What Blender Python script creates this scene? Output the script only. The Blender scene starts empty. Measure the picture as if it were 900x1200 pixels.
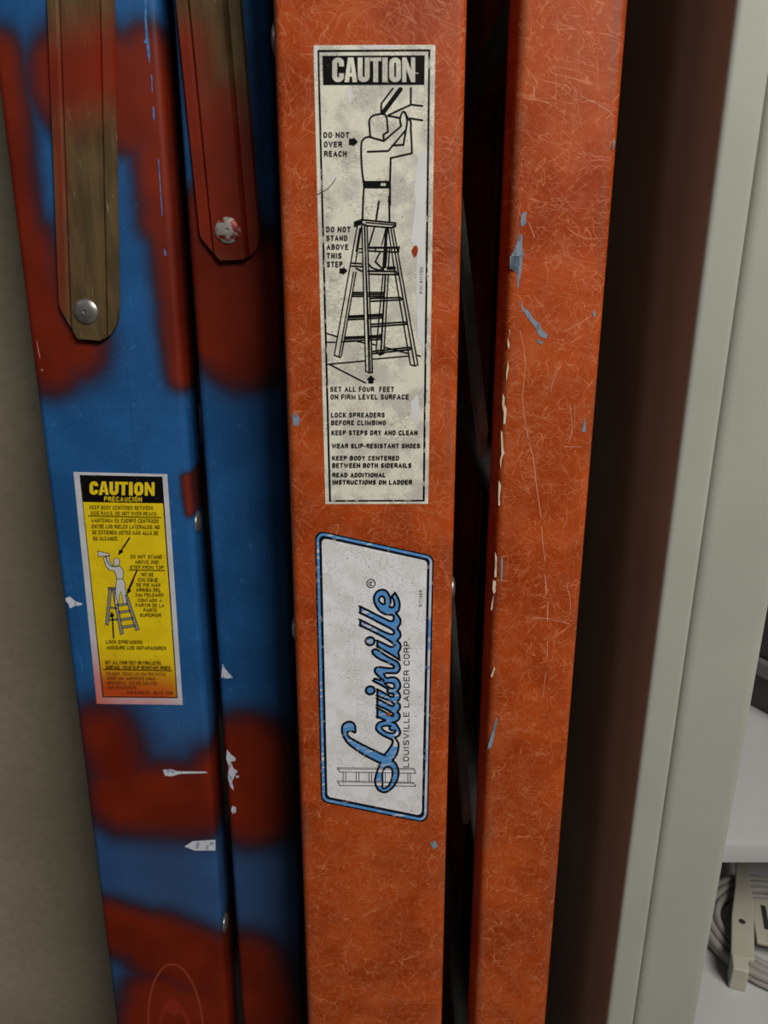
import bpy, bmesh, math, random
from mathutils import Vector, geometry
random.seed(7)
C = bpy.context.scene.collection
SC = bpy.context.scene

# ------------------------------------------------------------------ camera, light, exposure
F = 900.0
TH = math.radians(18.8)
CAM = Vector((0, 0, 1.30))
FWD = Vector((0, math.cos(TH), -math.sin(TH)))
UPV = Vector((0, math.sin(TH), math.cos(TH)))
RGT = Vector((1, 0, 0))
cd = bpy.data.cameras.new('camera')
cam = bpy.data.objects.new('camera', cd); C.objects.link(cam)
cam.location = CAM
cam.rotation_euler = (math.pi/2 - TH, 0, 0)
cd.sensor_fit = 'HORIZONTAL'; cd.sensor_width = 36; cd.lens = 36.0
cd.clip_start = 0.01
cd.dof.use_dof = True; cd.dof.focus_distance = 0.405; cd.dof.aperture_fstop = 13
SC.camera = cam

w = bpy.data.worlds.new('room_light'); SC.world = w; w.use_nodes = True
bg = w.node_tree.nodes['Background']
bg.inputs[0].default_value = (1.0, 0.97, 0.92, 1); bg.inputs[1].default_value = 0.022

def area(name, loc, target, sx, sy, power, col):
    l = bpy.data.lights.new(name, 'AREA'); l.shape = 'RECTANGLE'; l.size = sx; l.size_y = sy
    l.energy = power; l.color = col
    o = bpy.data.objects.new(name, l); C.objects.link(o); o.location = loc
    o.rotation_euler = (Vector(target) - Vector(loc)).to_track_quat('-Z', 'Y').to_euler()
    return o
area('ceiling_panel_light', (0.9, -0.98, 2.55), (0, 0.4, 1.1), 1.0, 0.6, 41, (1.0, 0.96, 0.9))
area('added_left_fill', (-1.5, -1.0, 2.45), (0, 0.4, 1.1), 0.6, 0.6, 1.6, (1.0, 0.97, 0.92))  # weak fill added from the left to lift the shelving's dark side
SC.view_settings.view_transform = 'Standard'; SC.view_settings.look = 'None'
SC.view_settings.exposure = 0.0; SC.view_settings.gamma = 1.0
SC.view_settings.use_curve_mapping = False

# ------------------------------------------------------------------ helpers
def ray(px, py):
    return RGT*((px-450)/F) + UPV*((600-py)/F) + FWD
def hit_x(px, py, X):
    d = ray(px, py); t = (X-CAM.x)/d.x; return CAM + d*t
def hit_y(px, py, Y):
    d = ray(px, py); t = (Y-CAM.y)/d.y; return CAM + d*t
def hit_z(px, py, Z):
    d = ray(px, py); t = (Z-CAM.z)/d.z; return CAM + d*t

class MB:
    def __init__(s): s.v = []; s.f = []
    def add(s, vs, fs):
        b = len(s.v); s.v += [tuple(v) for v in vs]; s.f += [tuple(i+b for i in f) for f in fs]
    def box(s, x0, x1, y0, y1, z0, z1):
        s.add([(x, y, z) for z in (z0, z1) for y in (y0, y1) for x in (x0, x1)],
              [(0,1,3,2),(4,6,7,5),(0,4,5,1),(2,3,7,6),(0,2,6,4),(1,5,7,3)])
    def loft(s, rings, closed=True, caps=True):
        n = len(rings[0]); vs = [p for r in rings for p in r]; fs = []
        for k in range(len(rings)-1):
            for i in range(n if closed else n-1):
                j = (i+1) % n
                fs.append((k*n+i, k*n+j, (k+1)*n+j, (k+1)*n+i))
        if caps:
            fs.append(tuple(range(n-1, -1, -1))); fs.append(tuple((len(rings)-1)*n+i for i in range(n)))
        s.add(vs, fs)
    def tube(s, pts, r, n=8, closed=False):
        pts = [Vector(p) for p in pts]; rings = []
        m = len(pts)
        for i, p in enumerate(pts):
            a = pts[(i-1) % m] if (closed or i > 0) else p
            b = pts[(i+1) % m] if (closed or i < m-1) else p
            t = (b-a).normalized(); u = t.cross(Vector((0.03, 0.05, 1)))
            if u.length < 1e-3: u = t.cross(Vector((1, 0, 0)))
            u.normalize(); q = t.cross(u)
            rings.append([p + u*(r*math.cos(2*math.pi*k/n)) + q*(r*math.sin(2*math.pi*k/n)) for k in range(n)])
        if closed: rings.append(rings[0])
        s.loft(rings, True, not closed)
    def dome(s, c, nrm, r, h, n=20, rings=5, dimple=0.0):
        nrm = Vector(nrm).normalized(); u = nrm.orthogonal().normalized(); q = nrm.cross(u); c = Vector(c)
        prof = [(1.0, -0.25), (1.0, 0.12)]
        for k in range(1, rings+1):
            a = math.pi/2*k/(rings+0.6); prof.append((math.cos(a), 0.12+0.88*math.sin(a)))
        if dimple: prof += [(0.2, 1.0), (0.12, 1.0-dimple)]
        s.loft([[c + u*(r*f*math.cos(2*math.pi*k/n)) + q*(r*f*math.sin(2*math.pi*k/n)) + nrm*(h*g) for k in range(n)] for f, g in prof])
    def build(s, name, m, parent=None, smooth=30, bevel=0.0):
        me = bpy.data.meshes.new(name); me.from_pydata(s.v, [], s.f)
        bm = bmesh.new(); bm.from_mesh(me)
        if bevel:
            bmesh.ops.remove_doubles(bm, verts=bm.verts, dist=1e-6)
            bmesh.ops.recalc_face_normals(bm, faces=bm.faces)
            bmesh.ops.bevel(bm, geom=[e for e in bm.edges if len(e.link_faces) == 2 and e.calc_face_angle(0) > 0.5], offset=bevel, segments=5, affect='EDGES', profile=0.6)
        else:
            bmesh.ops.recalc_face_normals(bm, faces=bm.faces)
        if smooth:
            for f in bm.faces: f.smooth = True
            for e in bm.edges:
                if len(e.link_faces) != 2 or e.calc_face_angle(0) > math.radians(smooth): e.smooth = False
        bm.to_mesh(me); bm.free()
        if m: me.materials.append(m)
        o = bpy.data.objects.new(name, me); C.objects.link(o)
        if parent: o.parent = parent
        return o

def empty(name, loc, label, cat, group=None):
    o = bpy.data.objects.new(name, None); C.objects.link(o); o.location = loc
    o.empty_display_size = 0.05
    o['label'] = label; o['category'] = cat
    if group: o['group'] = group
    return o
def tag(o, label, cat, group=None):
    o['label'] = label; o['category'] = cat
    if group: o['group'] = group
    return o
def structure(o): o['kind'] = 'structure'; return o

# ------------------------------------------------------------------ materials
def lin(r, g, b):
    f = lambda c: (c/255/12.92) if c/255 <= 0.04045 else ((c/255+0.055)/1.055)**2.4
    return (f(r), f(g), f(b), 1)
class NT:
    def __init__(s, name, rough=0.5, metallic=0.0, spec=0.5):
        s.m = bpy.data.materials.new(name); s.m.use_nodes = True
        s.t = s.m.node_tree; s.b = s.t.nodes['Principled BSDF']
        s.b.inputs['Roughness'].default_value = rough; s.b.inputs['Metallic'].default_value = metallic
        s.b.inputs['Specular IOR Level'].default_value = spec
        s._co = None
    def n(s, t, **kw):
        x = s.t.nodes.new(t)
        for k, v in kw.items(): setattr(x, k, v)
        return x
    def put(s, sock, v):
        if isinstance(v, bpy.types.NodeSocket): s.t.links.new(v, sock)
        else: sock.default_value = v
    @property
    def co(s):
        if s._co is None: s._co = s.n('ShaderNodeTexCoord').outputs['Object']
        return s._co
    def math(s, op, a, b=0.0, clamp=False):
        x = s.n('ShaderNodeMath', operation=op, use_clamp=clamp); s.put(x.inputs[0], a); s.put(x.inputs[1], b); return x.outputs[0]
    def vm(s, op, a, b=(0,0,0), sc=None):
        x = s.n('ShaderNodeVectorMath', operation=op); s.put(x.inputs[0], a)
        if op not in ('LENGTH', 'SCALE'): s.put(x.inputs[1], b)
        if sc is not None: s.put(x.inputs['Scale'], sc)
        return x
    def mapr(s, v, a, b, c=0.0, d=1.0, smooth=True):
        x = s.n('ShaderNodeMapRange', interpolation_type='SMOOTHSTEP' if smooth else 'LINEAR')
        s.put(x.inputs['Value'], v); s.put(x.inputs[1], a); s.put(x.inputs[2], b); s.put(x.inputs[3], c); s.put(x.inputs[4], d)
        return x.outputs[0]
    def mix(s, f, a, b):
        x = s.n('ShaderNodeMix', data_type='RGBA'); s.put(x.inputs[0], f); s.put(x.inputs[6], a); s.put(x.inputs[7], b); return x.outputs[2]
    def noise(s, scale, detail=2.0, vec=None, rough=0.5, dist=0.0):
        x = s.n('ShaderNodeTexNoise'); s.put(x.inputs['Vector'], vec if vec is not None else s.co)
        x.inputs['Scale'].default_value = scale; x.inputs['Detail'].default_value = detail
        x.inputs['Roughness'].default_value = rough; x.inputs['Distortion'].default_value = dist
        return x.outputs[0]
    def map(s, scale, roty=0.0, loc=(0,0,0)):
        x = s.n('ShaderNodeMapping'); s.put(x.inputs[0], s.co)
        x.inputs['Location'].default_value = loc; x.inputs['Rotation'].default_value = (0, roty, 0)
        # rotate first then stretch: two mappings
        y = s.n('ShaderNodeMapping'); s.t.links.new(x.outputs[0], y.inputs[0]); y.inputs['Scale'].default_value = scale
        return y.outputs[0]
    def bump(s, h, strength=0.3, dist=0.001):
        x = s.n('ShaderNodeBump'); x.inputs['Strength'].default_value = strength; x.inputs['Distance'].default_value = dist
        s.put(x.inputs['Height'], h); s.put(s.b.inputs['Normal'], x.outputs[0])
    def col(s, v): s.put(s.b.inputs['Base Color'], v)
    def lines(s, k, cross, along, ang, width, brk=70, thr=0.5, seed=0.0):
        v = s.map((cross, 1, along), ang, (seed*3.1, seed*1.7, seed*2.3))
        n = s.noise(1.0, 0.0, v, dist=0.0)
        d = s.math('ABSOLUTE', s.math('SUBTRACT', n, 0.5))
        l = s.mapr(d, 0.0, width, 1.0, 0.0)
        m = s.noise(brk, 2.0, s.map((1,1,1), 0, (seed*5.3, seed, seed*7.7)))
        return s.math('MULTIPLY', s.math('MULTIPLY', l, s.mapr(m, thr, thr+0.12)), k)
    def fibres(s, strength=1.0, angs=8, thr=0.46):
        acc = None
        for i in range(angs):
            a = math.pi*(i*0.382 % 1.0) + 0.2
            l = s.lines(strength*(0.55+0.45*((i*37) % 10)/10), 150+26*(i % 4), 30+7*(i % 3), a, 0.0080, 70+14*(i % 5), thr, i+1.0)
            acc = l if acc is None else s.math('MAXIMUM', acc, l)
        return acc
    def spray(s, caps):
        """soft overspray: distance to segments in the rail's own x-z plane"""
        sx = s.n('ShaderNodeSeparateXYZ'); s.put(sx.inputs[0], s.co)
        cx = s.n('ShaderNodeCombineXYZ'); s.put(cx.inputs[0], sx.outputs[0]); s.put(cx.inputs[2], sx.outputs[2])
        nz = s.n('ShaderNodeTexNoise'); s.put(nz.inputs['Vector'], s.co); nz.inputs['Scale'].default_value = 55
        jit = s.vm('SCALE', s.vm('SUBTRACT', nz.outputs['Color'], (0.5, 0.5, 0.5)).outputs[0], sc=0.004).outputs[0]
        P = s.vm('ADD', cx.outputs[0], jit).outputs[0]
        acc = None
        for (a, b, r, soft) in caps:
            a = Vector((a[0], 0, a[2])); b = Vector((b[0], 0, b[2])); ba = b-a; L2 = max(ba.length_squared, 1e-9)
            pa = s.vm('SUBTRACT', P, a).outputs[0]
            t = s.math('DIVIDE', s.vm('DOT_PRODUCT', pa, ba).outputs['Value'], L2, True)
            q = s.vm('SUBTRACT', pa, s.vm('SCALE', ba, sc=t).outputs[0]).outputs[0]
            d = s.vm('LENGTH', q).outputs['Value']
            m = s.mapr(d, r-soft*2.0, r+soft*2.4, 1.0, 0.0)
            acc = m if acc is None else s.math('MAXIMUM', acc, m)
        return acc

def simple(name, col, rough=0.5, metallic=0.0, nscale=None, namp=0.0, bump=0.0, spec=0.5):
    k = NT(name, rough, metallic, spec)
    if nscale:
        n = k.noise(nscale, 4.0)
        dark = tuple(c*(1-namp) for c in col[:3]) + (1,); lite = tuple(min(1, c*(1+namp)) for c in col[:3]) + (1,)
        k.col(k.mix(k.mapr(n, 0.3, 0.7), dark, lite))
        if bump: k.bump(n, bump, 0.0005)
    else: k.col(col)
    return k.m

ORANGE = lin(182, 72, 14); ORANGE_D = lin(156, 56, 10); ORANGE_L = lin(216, 136, 92)
BLUE = lin(34, 92, 150); NAVY = lin(42, 32, 44); RED = lin(136, 34, 12)
BRONZE = lin(112, 92, 62)

def orange_material(x_dirt):
    k = NT('orange_fiberglass', 0.45, 0, 0.25)
    n1 = k.noise(35, 4.0); n2 = k.noise(9, 3.0)
    c = k.mix(k.mapr(n1, 0.35, 0.65), ORANGE_D, ORANGE)
    c = k.mix(k.math('MULTIPLY', k.mapr(n2, 0.45, 0.7), 0.3), c, lin(188, 84, 32))
    fb = k.fibres(0.72, 16, 0.42)
    haze = k.math('MULTIPLY', k.mapr(k.noise(120, 3.0), 0.45, 0.75), 0.14)
    c = k.mix(k.math('MAXIMUM', fb, haze), c, ORANGE_L)
    # grime and wear along the rail's edges
    sx = k.n('ShaderNodeSeparateXYZ'); k.put(sx.inputs[0], k.co)
    streak = k.mapr(k.noise(1.0, 3.0, k.map((300, 1, 22))), 0.48, 0.66)
    for x in x_dirt:
        near = k.mapr(k.math('ABSOLUTE', k.math('SUBTRACT', sx.outputs[0], x)), 0.0005, 0.0045, 1.0, 0.0)
        c = k.mix(k.math('MULTIPLY', k.math('MULTIPLY', near, streak), 0.45), c, lin(120, 88, 70))
    k.col(c); k.bump(k.math('ADD', fb, k.math('MULTIPLY', n1, 0.4)), 0.25, 0.0004)
    k.put(k.b.inputs['Roughness'], k.mapr(n1, 0.3, 0.7, 0.38, 0.55))
    return k.m

def blue_material(caps, mist=()):
    k = NT('blue_fiberglass_with_red_overspray', 0.55, 0, 0.25)
    n1 = k.noise(30, 4.0)
    c = k.mix(k.mapr(n1, 0.35, 0.65), lin(28, 80, 134), BLUE)
    fb = k.fibres(0.4, 6, 0.52)
    c = k.mix(fb, c, lin(80, 140, 190))
    c = k.mix(k.math('MULTIPLY', k.mapr(k.noise(1.0, 2.0, k.map((400, 1, 6))), 0.5, 0.8), 0.25), c, lin(20, 60, 110))
    if mist: c = k.mix(k.math('MULTIPLY', k.spray(mist), 0.6), c, lin(62, 70, 98))
    m = k.spray(caps)
    c = k.mix(k.mapr(m, 0.03, 0.5), c, NAVY)
    c = k.mix(k.mapr(m, 0.28, 0.8), c, k.mix(k.mapr(k.noise(22, 3.0), 0.3, 0.7), lin(100, 24, 5), lin(122, 34, 8)))
    k.col(c); k.bump(k.math('ADD', fb, n1), 0.12, 0.0003)
    return k.m

def bronze_material(caps):
    k = NT('dull_bronze_steel_with_red_overspray', 0.5, 0.3, 0.3)
    n1 = k.noise(1.0, 4.0, k.map((160, 1, 30)))
    c = k.mix(k.mapr(n1, 0.35, 0.65), lin(88, 72, 48), BRONZE)
    sc = k.lines(0.7, 420, 18, 0.05, 0.012, 120, 0.55, 2.0)
    c = k.mix(sc, c, lin(190, 180, 160))
    m = k.spray(caps)
    c = k.mix(k.mapr(m, 0.1, 0.9), c, k.mix(k.mapr(k.noise(30, 3.0), 0.3, 0.7), lin(108, 28, 7), lin(128, 36, 10)))
    k.col(c)
    k.put(k.b.inputs['Metallic'], k.mapr(m, 0.2, 0.8, 0.35, 0.0))
    return k.m

def label_material(name, base, dirt, crack, ks=(330, 600), spray=None, spray_col=None, crackle=True):
    k = NT(name, 0.42, 0, 0.4)
    n = k.noise(95, 5.0)
    c = k.mix(k.mapr(n, 0.42, 0.6), base, dirt)
    if crackle:
        v = k.n('ShaderNodeTexVoronoi', feature='DISTANCE_TO_EDGE'); k.put(v.inputs['Vector'], k.map((ks[0], 1, ks[1])))
        w2 = k.noise(60, 2.0); v.inputs['Scale'].default_value = 1.0
        cr = k.math('MULTIPLY', k.mapr(v.outputs['Distance'], 0.0, 0.09, 1.0, 0.0), k.mapr(w2, 0.42, 0.6, 0.1, 0.75))
        c = k.mix(cr, c, crack); k.bump(cr, 0.2, 0.0003)
    sp = k.mapr(k.noise(900, 1.0), 0.70, 0.76)
    c = k.mix(k.math('MULTIPLY', sp, 0.7), c, lin(70, 62, 52))
    if spray:
        m = k.spray(spray); c = k.mix(k.mapr(m, 0.0, 1.0), c, spray_col)
    k.col(c); return k.m

def worn_ink(name, col, under, thr=0.62, scale=(300, 1, 300)):
    k = NT(name, 0.55, 0, 0.12)
    c = k.mix(k.mapr(k.noise(1.0, 4.0, k.map(scale)), thr, thr+0.06), col, under)
    k.col(c); return k.m

BLACK = worn_ink('black_print', lin(14, 13, 14), lin(90, 88, 84), 0.66)
BLACK_FAINT = worn_ink('grey_print', lin(92, 88, 86), lin(150, 148, 140), 0.6)
CREAM_PAINT = simple('cream_painted_steel', lin(174, 175, 164), 0.45, 0, 14, 0.035, 0.05)
ALU = simple('mill_aluminium', lin(150, 150, 150), 0.7, 0.2, 60, 0.15)
RIVET = simple('zinc_rivet', lin(150, 146, 142), 0.38, 0.75, 300, 0.2)
RUBBER = simple('black_rubber', lin(28, 28, 28), 0.8)

# ------------------------------------------------------------------ the setting
WALL_X = -0.2055
k = NT('rough_grey_plaster', 0.85, 0, 0.2)
n1 = k.noise(7, 5.0); n2 = k.noise(140, 3.0)
c = k.mix(k.mapr(n1, 0.3, 0.7), lin(150, 141, 121), lin(164, 154, 134)); c = k.mix(k.math('MULTIPLY', k.mapr(n2, 0.4, 0.7), 0.25), c, lin(126, 120, 106))
k.col(c); k.bump(n2, 0.35, 0.001); PLASTER = k.m
b = MB(); b.box(-1.3, WALL_X, 0.57, 1.2, 0, 2.7); structure(b.build('wall_left', PLASTER))
b = MB(); b.box(WALL_X, 1.5, 1.1, 1.2, 0, 2.7); structure(b.build('wall_back', simple('dark_grey_wall_paint', lin(70, 66, 58), 0.8, 0, 8, 0.1)))
b = MB(); b.box(-1.3, 1.5, -2.2, 1.2, -0.1, 0); structure(b.build('floor', simple('grey_vinyl_floor', lin(96, 92, 84), 0.5, 0, 12, 0.12)))

# ------------------------------------------------------------------ ladders: shared geometry
LEAN = math.radians(2.1)
SL = math.tan(LEAN)
class Side:
    """near side frame of a stepladder: outer face y = z*SL (rails splay towards the floor)"""
    def __init__(s, depth):
        p = CAM + FWD*depth
        s.o = Vector((0, p.y - p.z*SL, 0))
        s.n = Vector((0, 1, -SL)).normalized()
    def at(s, px, py, off=0.0):
        d = ray(px, py); p0 = s.o - s.n*off
        t = (p0-CAM).dot(s.n)/d.dot(s.n)
        return CAM + d*t - s.o
    def px(s, py, xpx=300):
        return (ray(xpx, py).length and (s.at(xpx, py) + s.o - CAM).dot(FWD))/F
    def x_line(s, p, q):
        """edge through two pixels -> function x(z) on the rail plane"""
        a = s.at(*p); b2 = s.at(*q)
        return lambda z: a.x + (b2.x-a.x)*(z-a.z)/(b2.z-a.z)

WIDTH = 0.52; HEIGHT = 1.80
def rail(side, xl, xr, name, m, parent, depth=0.030, th=0.0034, far=False, z0=0.02, z1=HEIGHT-0.02, rad=0.0042):
    def ring(z):
        a, c2 = xl(z), xr(z); pts = []
        for kk in range(6):                                  # outer skin, left flange round to the right flange
            pass
        pts.append((a, depth))
        for kk in range(6):
            t = math.pi/2*kk/5; pts.append((a+rad-rad*math.cos(t), rad-rad*math.sin(t)))
        for kk in range(6):
            t = math.pi/2*kk/5; pts.append((c2-rad+rad*math.sin(t), rad-rad*math.cos(t)))
        pts.append((c2, depth)); pts.append((c2-th, depth)); pts.append((c2-th, th)); pts.append((a+th, th)); pts.append((a+th, depth))
        out = []
        for x, y in pts:
            yy = z*SL + y
            out.append(Vector((x, (WIDTH - yy) if far else yy, z)))
        return out
    b = MB(); zs = [z0 + (z1-z0)*i/6 for i in range(7)]
    b.loft([ring(z) for z in zs])
    return b.build(name, m, parent, smooth=35)

class Ink:
    """flat printing laid on a side frame: shapes are given on the printed face and kept at `off` above it"""
    def __init__(s, side, off): s.s = side; s.off = off; s.mb = MB(); s.k = 0
    def lift(s): s.k += 1; return s.off + s.k*1.2e-6
    def poly(s, pts, conv=None, holes=()):
        if conv: pts = [conv(*p) for p in pts]
        loops = [pts] + list(holes); o = s.lift()
        if len(pts) < 30 and not holes:
            tri = geometry.tessellate_polygon([[Vector((p[0], p[1], 0)) for p in pts]])
            s.mb.add([s.s.at(p[0], p[1], o) for p in pts], tri); return
        vs = []; es = []
        for l in loops:
            b = len(vs); vs += [Vector((p[0], p[1])) for p in l]; es += [(b+i, b+(i+1) % len(l)) for i in range(len(l))]
        V, E, Fc, _a, _b, _c = geometry.delaunay_2d_cdt(vs, es, [], 0, 1e-5)
        def inside(x, y):
            r = False
            for l in loops:
                for i in range(len(l)):
                    x0, y0 = l[i-1][0], l[i-1][1]; x1, y1 = l[i][0], l[i][1]
                    if (y0 > y) != (y1 > y) and x < (x1-x0)*(y-y0)/(y1-y0)+x0: r = not r
            return r
        fs = [tuple(f) for f in Fc if inside(sum(V[i].x for i in f)/len(f), sum(V[i].y for i in f)/len(f))]
        s.mb.add([s.s.at(p.x, p.y, o) for p in V], fs)
    def disc(s, c, r, n=20, conv=None, ry=None):
        s.poly([(c[0]+r*math.cos(2*math.pi*k/n), c[1]+(ry or r)*math.sin(2*math.pi*k/n)) for k in range(n)], conv)
    def stroke(s, pts, wd, conv=None, closed=False, butt=False):
        """one mitred ribbon, rounded at its free ends"""
        if conv: pts = [conv(*p) for p in pts]
        P = []
        for p in pts:
            p = Vector(p)
            if not P or (p-P[-1]).length > 1e-4: P.append(p)
        if closed and (P[0]-P[-1]).length < 1e-4: P.pop()
        m = len(P); h = wd/2; L = []; Rr = []; o = s.lift()
        nrm = lambda d: Vector((-d.y, d.x)).normalized()
        for i in range(m):
            a = P[i]-P[i-1] if (closed or i > 0) else None
            b = P[(i+1) % m]-P[i] if (closed or i < m-1) else None
            if a is None: q = nrm(b)*h
            elif b is None: q = nrm(a)*h
            else:
                n1, n2 = nrm(a), nrm(b); mm = n1+n2
                if mm.length < 1e-3: q = n1*h
                else:
                    mm.normalize(); q = mm*(h/max(mm.dot(n1), 0.5))
            L.append(P[i]+q); Rr.append(P[i]-q)
        lo = [s.s.at(v.x, v.y, o + 4e-6*i/m) for i, v in enumerate(L)] + [s.s.at(v.x, v.y, o + 4e-6*i/m) for i, v in enumerate(Rr)]
        fs = [(i, (i+1) % m, m+(i+1) % m, m+i) for i in range(m if closed else m-1)]
        s.mb.add(lo, fs)
        if not closed and not butt:
            for i, j in ((0, 1), (m-1, m-2)):
                d = (P[i]-P[j]).normalized(); q = nrm(d)*h; oo = o + (4e-6 if i else 0)
                s.mb.add([s.s.at(*(P[i]+q*math.cos(t)+d*h*math.sin(t)), oo) for t in [math.pi*k/6 for k in range(7)]], [tuple(range(7))])
    def curve(s, pts, wd, conv=None, n=6, closed=False):
        s.stroke(smooth_path(pts, n, closed), wd, conv, closed)
    def text(s, txt, p0, p1, cap, wt=0.17, up=None):
        """plain sans capitals drawn stroke by stroke to fill the line p0-p1"""
        p0 = Vector(p0); p1 = Vector(p1); d = (p1-p0).normalized(); u = Vector(up).normalized() if up else Vector((d.y, -d.x))
        gap = 0.16; adv = [(GLYPHW.get(c, 0.56)) for c in txt]; tot = sum(adv) + gap*(len(txt)-1)
        sc_ = (p1-p0).length/tot; x = 0; h = cap*wt/2
        for c, a in zip(txt, adv):
            for st in GLYPH.get(c, ()):
                pts = [p0 + d*(x*sc_ + h + gx*max(a*sc_-2*h, 0)) + u*(h + gy*(cap-2*h)) for gx, gy in st]
                cl = (Vector(st[0])-Vector(st[-1])).length < 1e-6 and len(st) > 2
                s.stroke(pts[:-1] if cl else pts, cap*wt, closed=cl, butt=True) if cl else s.stroke_sq(pts, cap*wt*(0.8 if st is _N3 else 1), st is not _N3)
            x += a + gap
    def stroke_sq(s, pts, wd, ext=True):
        P = [Vector(p) for p in pts]; h = wd/2*0.9
        if ext and 1 < len(P) < 6:
            P[0] = P[0] + (P[0]-P[1]).normalized()*h; P[-1] = P[-1] + (P[-1]-P[-2]).normalized()*h
        s.stroke(P, wd, butt=True)
    def build(s, name, m, parent): return s.mb.build(name, m, parent, smooth=0)

_O = [(.3,1),(.7,1),(.93,.87),(1,.66),(1,.34),(.93,.13),(.7,0),(.3,0),(.07,.13),(0,.34),(0,.66),(.07,.87),(.3,1)]
_C = [(1,.7),(.93,.88),(.7,1),(.3,1),(.07,.87),(0,.66),(0,.34),(.07,.13),(.3,0),(.7,0),(.93,.12),(1,.3)]
_S = [(1,.74),(.9,.92),(.65,1),(.35,1),(.1,.92),(.02,.76),(.1,.62),(.35,.55),(.65,.48),(.92,.39),(1,.24),(.9,.08),(.65,0),(.35,0),(.08,.09),(0,.28)]
_N = [(0,0),(0,1)]; _N2 = [(1,0),(1,1)]; _N3 = [(.0,.86),(1,.14)]
_A = [(0,0),(.5,1),(1,0)]
GLYPH = {
 'A': [_A, [(.2,.32),(.8,.32)]], 'B': [[(0,0),(0,1),(.7,1),(.93,.9),(.93,.64),(.7,.54),(0,.54)], [(.7,.54),(1,.42),(1,.12),(.72,0),(0,0)]],
 'C': [_C], 'D': [[(0,0),(0,1),(.6,1),(.9,.86),(1,.62),(1,.38),(.9,.14),(.6,0),(0,0)]], 'E': [[(1,1),(0,1),(0,0),(1,0)], [(0,.53),(.88,.53)]],
 'F': [[(1,1),(0,1),(0,0)], [(0,.5),(.85,.5)]], 'G': [_C + [(1,.46),(.58,.46)]], 'H': [[(0,0),(0,1)], [(1,0),(1,1)], [(0,.52),(1,.52)]], 'I': [[(.5,0),(.5,1)]],
 'J': [[(1,1),(1,.25),(.8,0),(.25,0),(0,.2),(0,.32)]], 'K': [[(0,0),(0,1)], [(1,1),(.02,.42)], [(.33,.6),(1,0)]], 'L': [[(0,1),(0,0),(1,0)]],
 'M': [[(0,0),(0,1),(.5,.1),(1,1),(1,0)]], 'N': [_N, _N2, _N3], 'O': [_O], 'P': [[(0,0),(0,1),(.7,1),(.95,.89),(1,.74),(.95,.58),(.7,.47),(0,.47)]],
 'Q': [_O, [(.6,.28),(1,-.04)]], 'R': [[(0,0),(0,1),(.7,1),(.96,.9),(.96,.62),(.7,.51),(0,.51)], [(.62,.5),(.92,.36),(1,0)]], 'S': [_S], 'T': [[(0,1),(1,1)], [(.5,1),(.5,0)]],
 'U': [[(0,1),(0,.3),(.1,.08),(.32,0),(.68,0),(.9,.08),(1,.3),(1,1)]], 'V': [[(0,1),(.5,0),(1,1)]], 'W': [[(0,1),(.26,0),(.5,.9),(.74,0),(1,1)]],
 'X': [[(0,0),(1,1)], [(0,1),(1,0)]], 'Y': [[(0,1),(.5,.45),(1,1)], [(.5,.45),(.5,0)]], 'Z': [[(0,1),(1,1),(0,0),(1,0)]],
 '0': [_O], '1': [[(.1,.75),(.6,1),(.6,0)]], '2': [[(0,.7),(.1,.92),(.4,1),(.75,.97),(.98,.8),(.9,.55),(0,0),(1,0)]], '3': [[(0,.8),(.3,1),(.75,1),(.95,.8),(.8,.55),(.4,.53)], [(.8,.53),(1,.3),(.8,.03),(.3,0),(0,.2)]],
 '4': [[(.75,0),(.75,1),(0,.3),(1,.3)]], '5': [[(.95,1),(.15,1),(.05,.5),(.4,.65),(.8,.6),(1,.35),(.85,.05),(.4,0),(0,.15)]], '6': [[(.95,.85),(.6,1),(.2,.85),(0,.4),(.15,.08),(.5,0),(.9,.1),(1,.35),(.85,.58),(.4,.6),(.05,.4)]],
 '7': [[(0,1),(1,1),(.35,0)]], '8': [[(.5,.54),(.12,.66),(.12,.9),(.5,1),(.88,.9),(.88,.66),(.5,.54),(.02,.38),(.02,.12),(.5,0),(.98,.12),(.98,.38),(.5,.54)]], '9': [[(.05,.15),(.4,0),(.8,.15),(1,.6),(.85,.92),(.5,1),(.1,.9),(0,.65),(.15,.42),(.6,.4),(.95,.6)]],
 '.': [[(.5,0),(.5,.06)]], '-': [[(0,.42),(1,.42)]], '/': [[(0,0),(1,1)]], 'Á': [_A, [(.2,.32),(.8,.32)], [(.45,1.18),(.7,1.36)]], 'Ó': [_O, [(.45,1.2),(.7,1.38)]], 'Ñ': [_N, _N2, _N3, [(.2,1.2),(.4,1.3),(.6,1.2),(.8,1.3)]],
 'd': [[(1,1),(1,0),(.4,0),(.1,.1),(0,.33),(.1,.57),(.4,.66),(1,.62)]], 'o': [[(x, y*.66) for x, y in _O]], 'e': [[(0,.35),(1,.35),(.9,.6),(.5,.66),(.1,.58),(0,.33),(.1,.08),(.5,0),(.95,.1)]], 'v': [[(0,.66),(.5,0),(1,.66)]],
}
GLYPHW = {'I': 0.2, '.': 0.2, '-': 0.3, ' ': 0.22, 'N': 0.6, 'Ñ': 0.6, 'M': 0.74, 'W': 0.84, '1': 0.4, '/': 0.36, 'L': 0.5, 'F': 0.5, 'E': 0.52, 'J': 0.5, 'T': 0.56, 'A': 0.64, 'Á': 0.64, 'V': 0.62, 'v': 0.5, 'o': 0.5, 'e': 0.5, 'd': 0.5}

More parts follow.
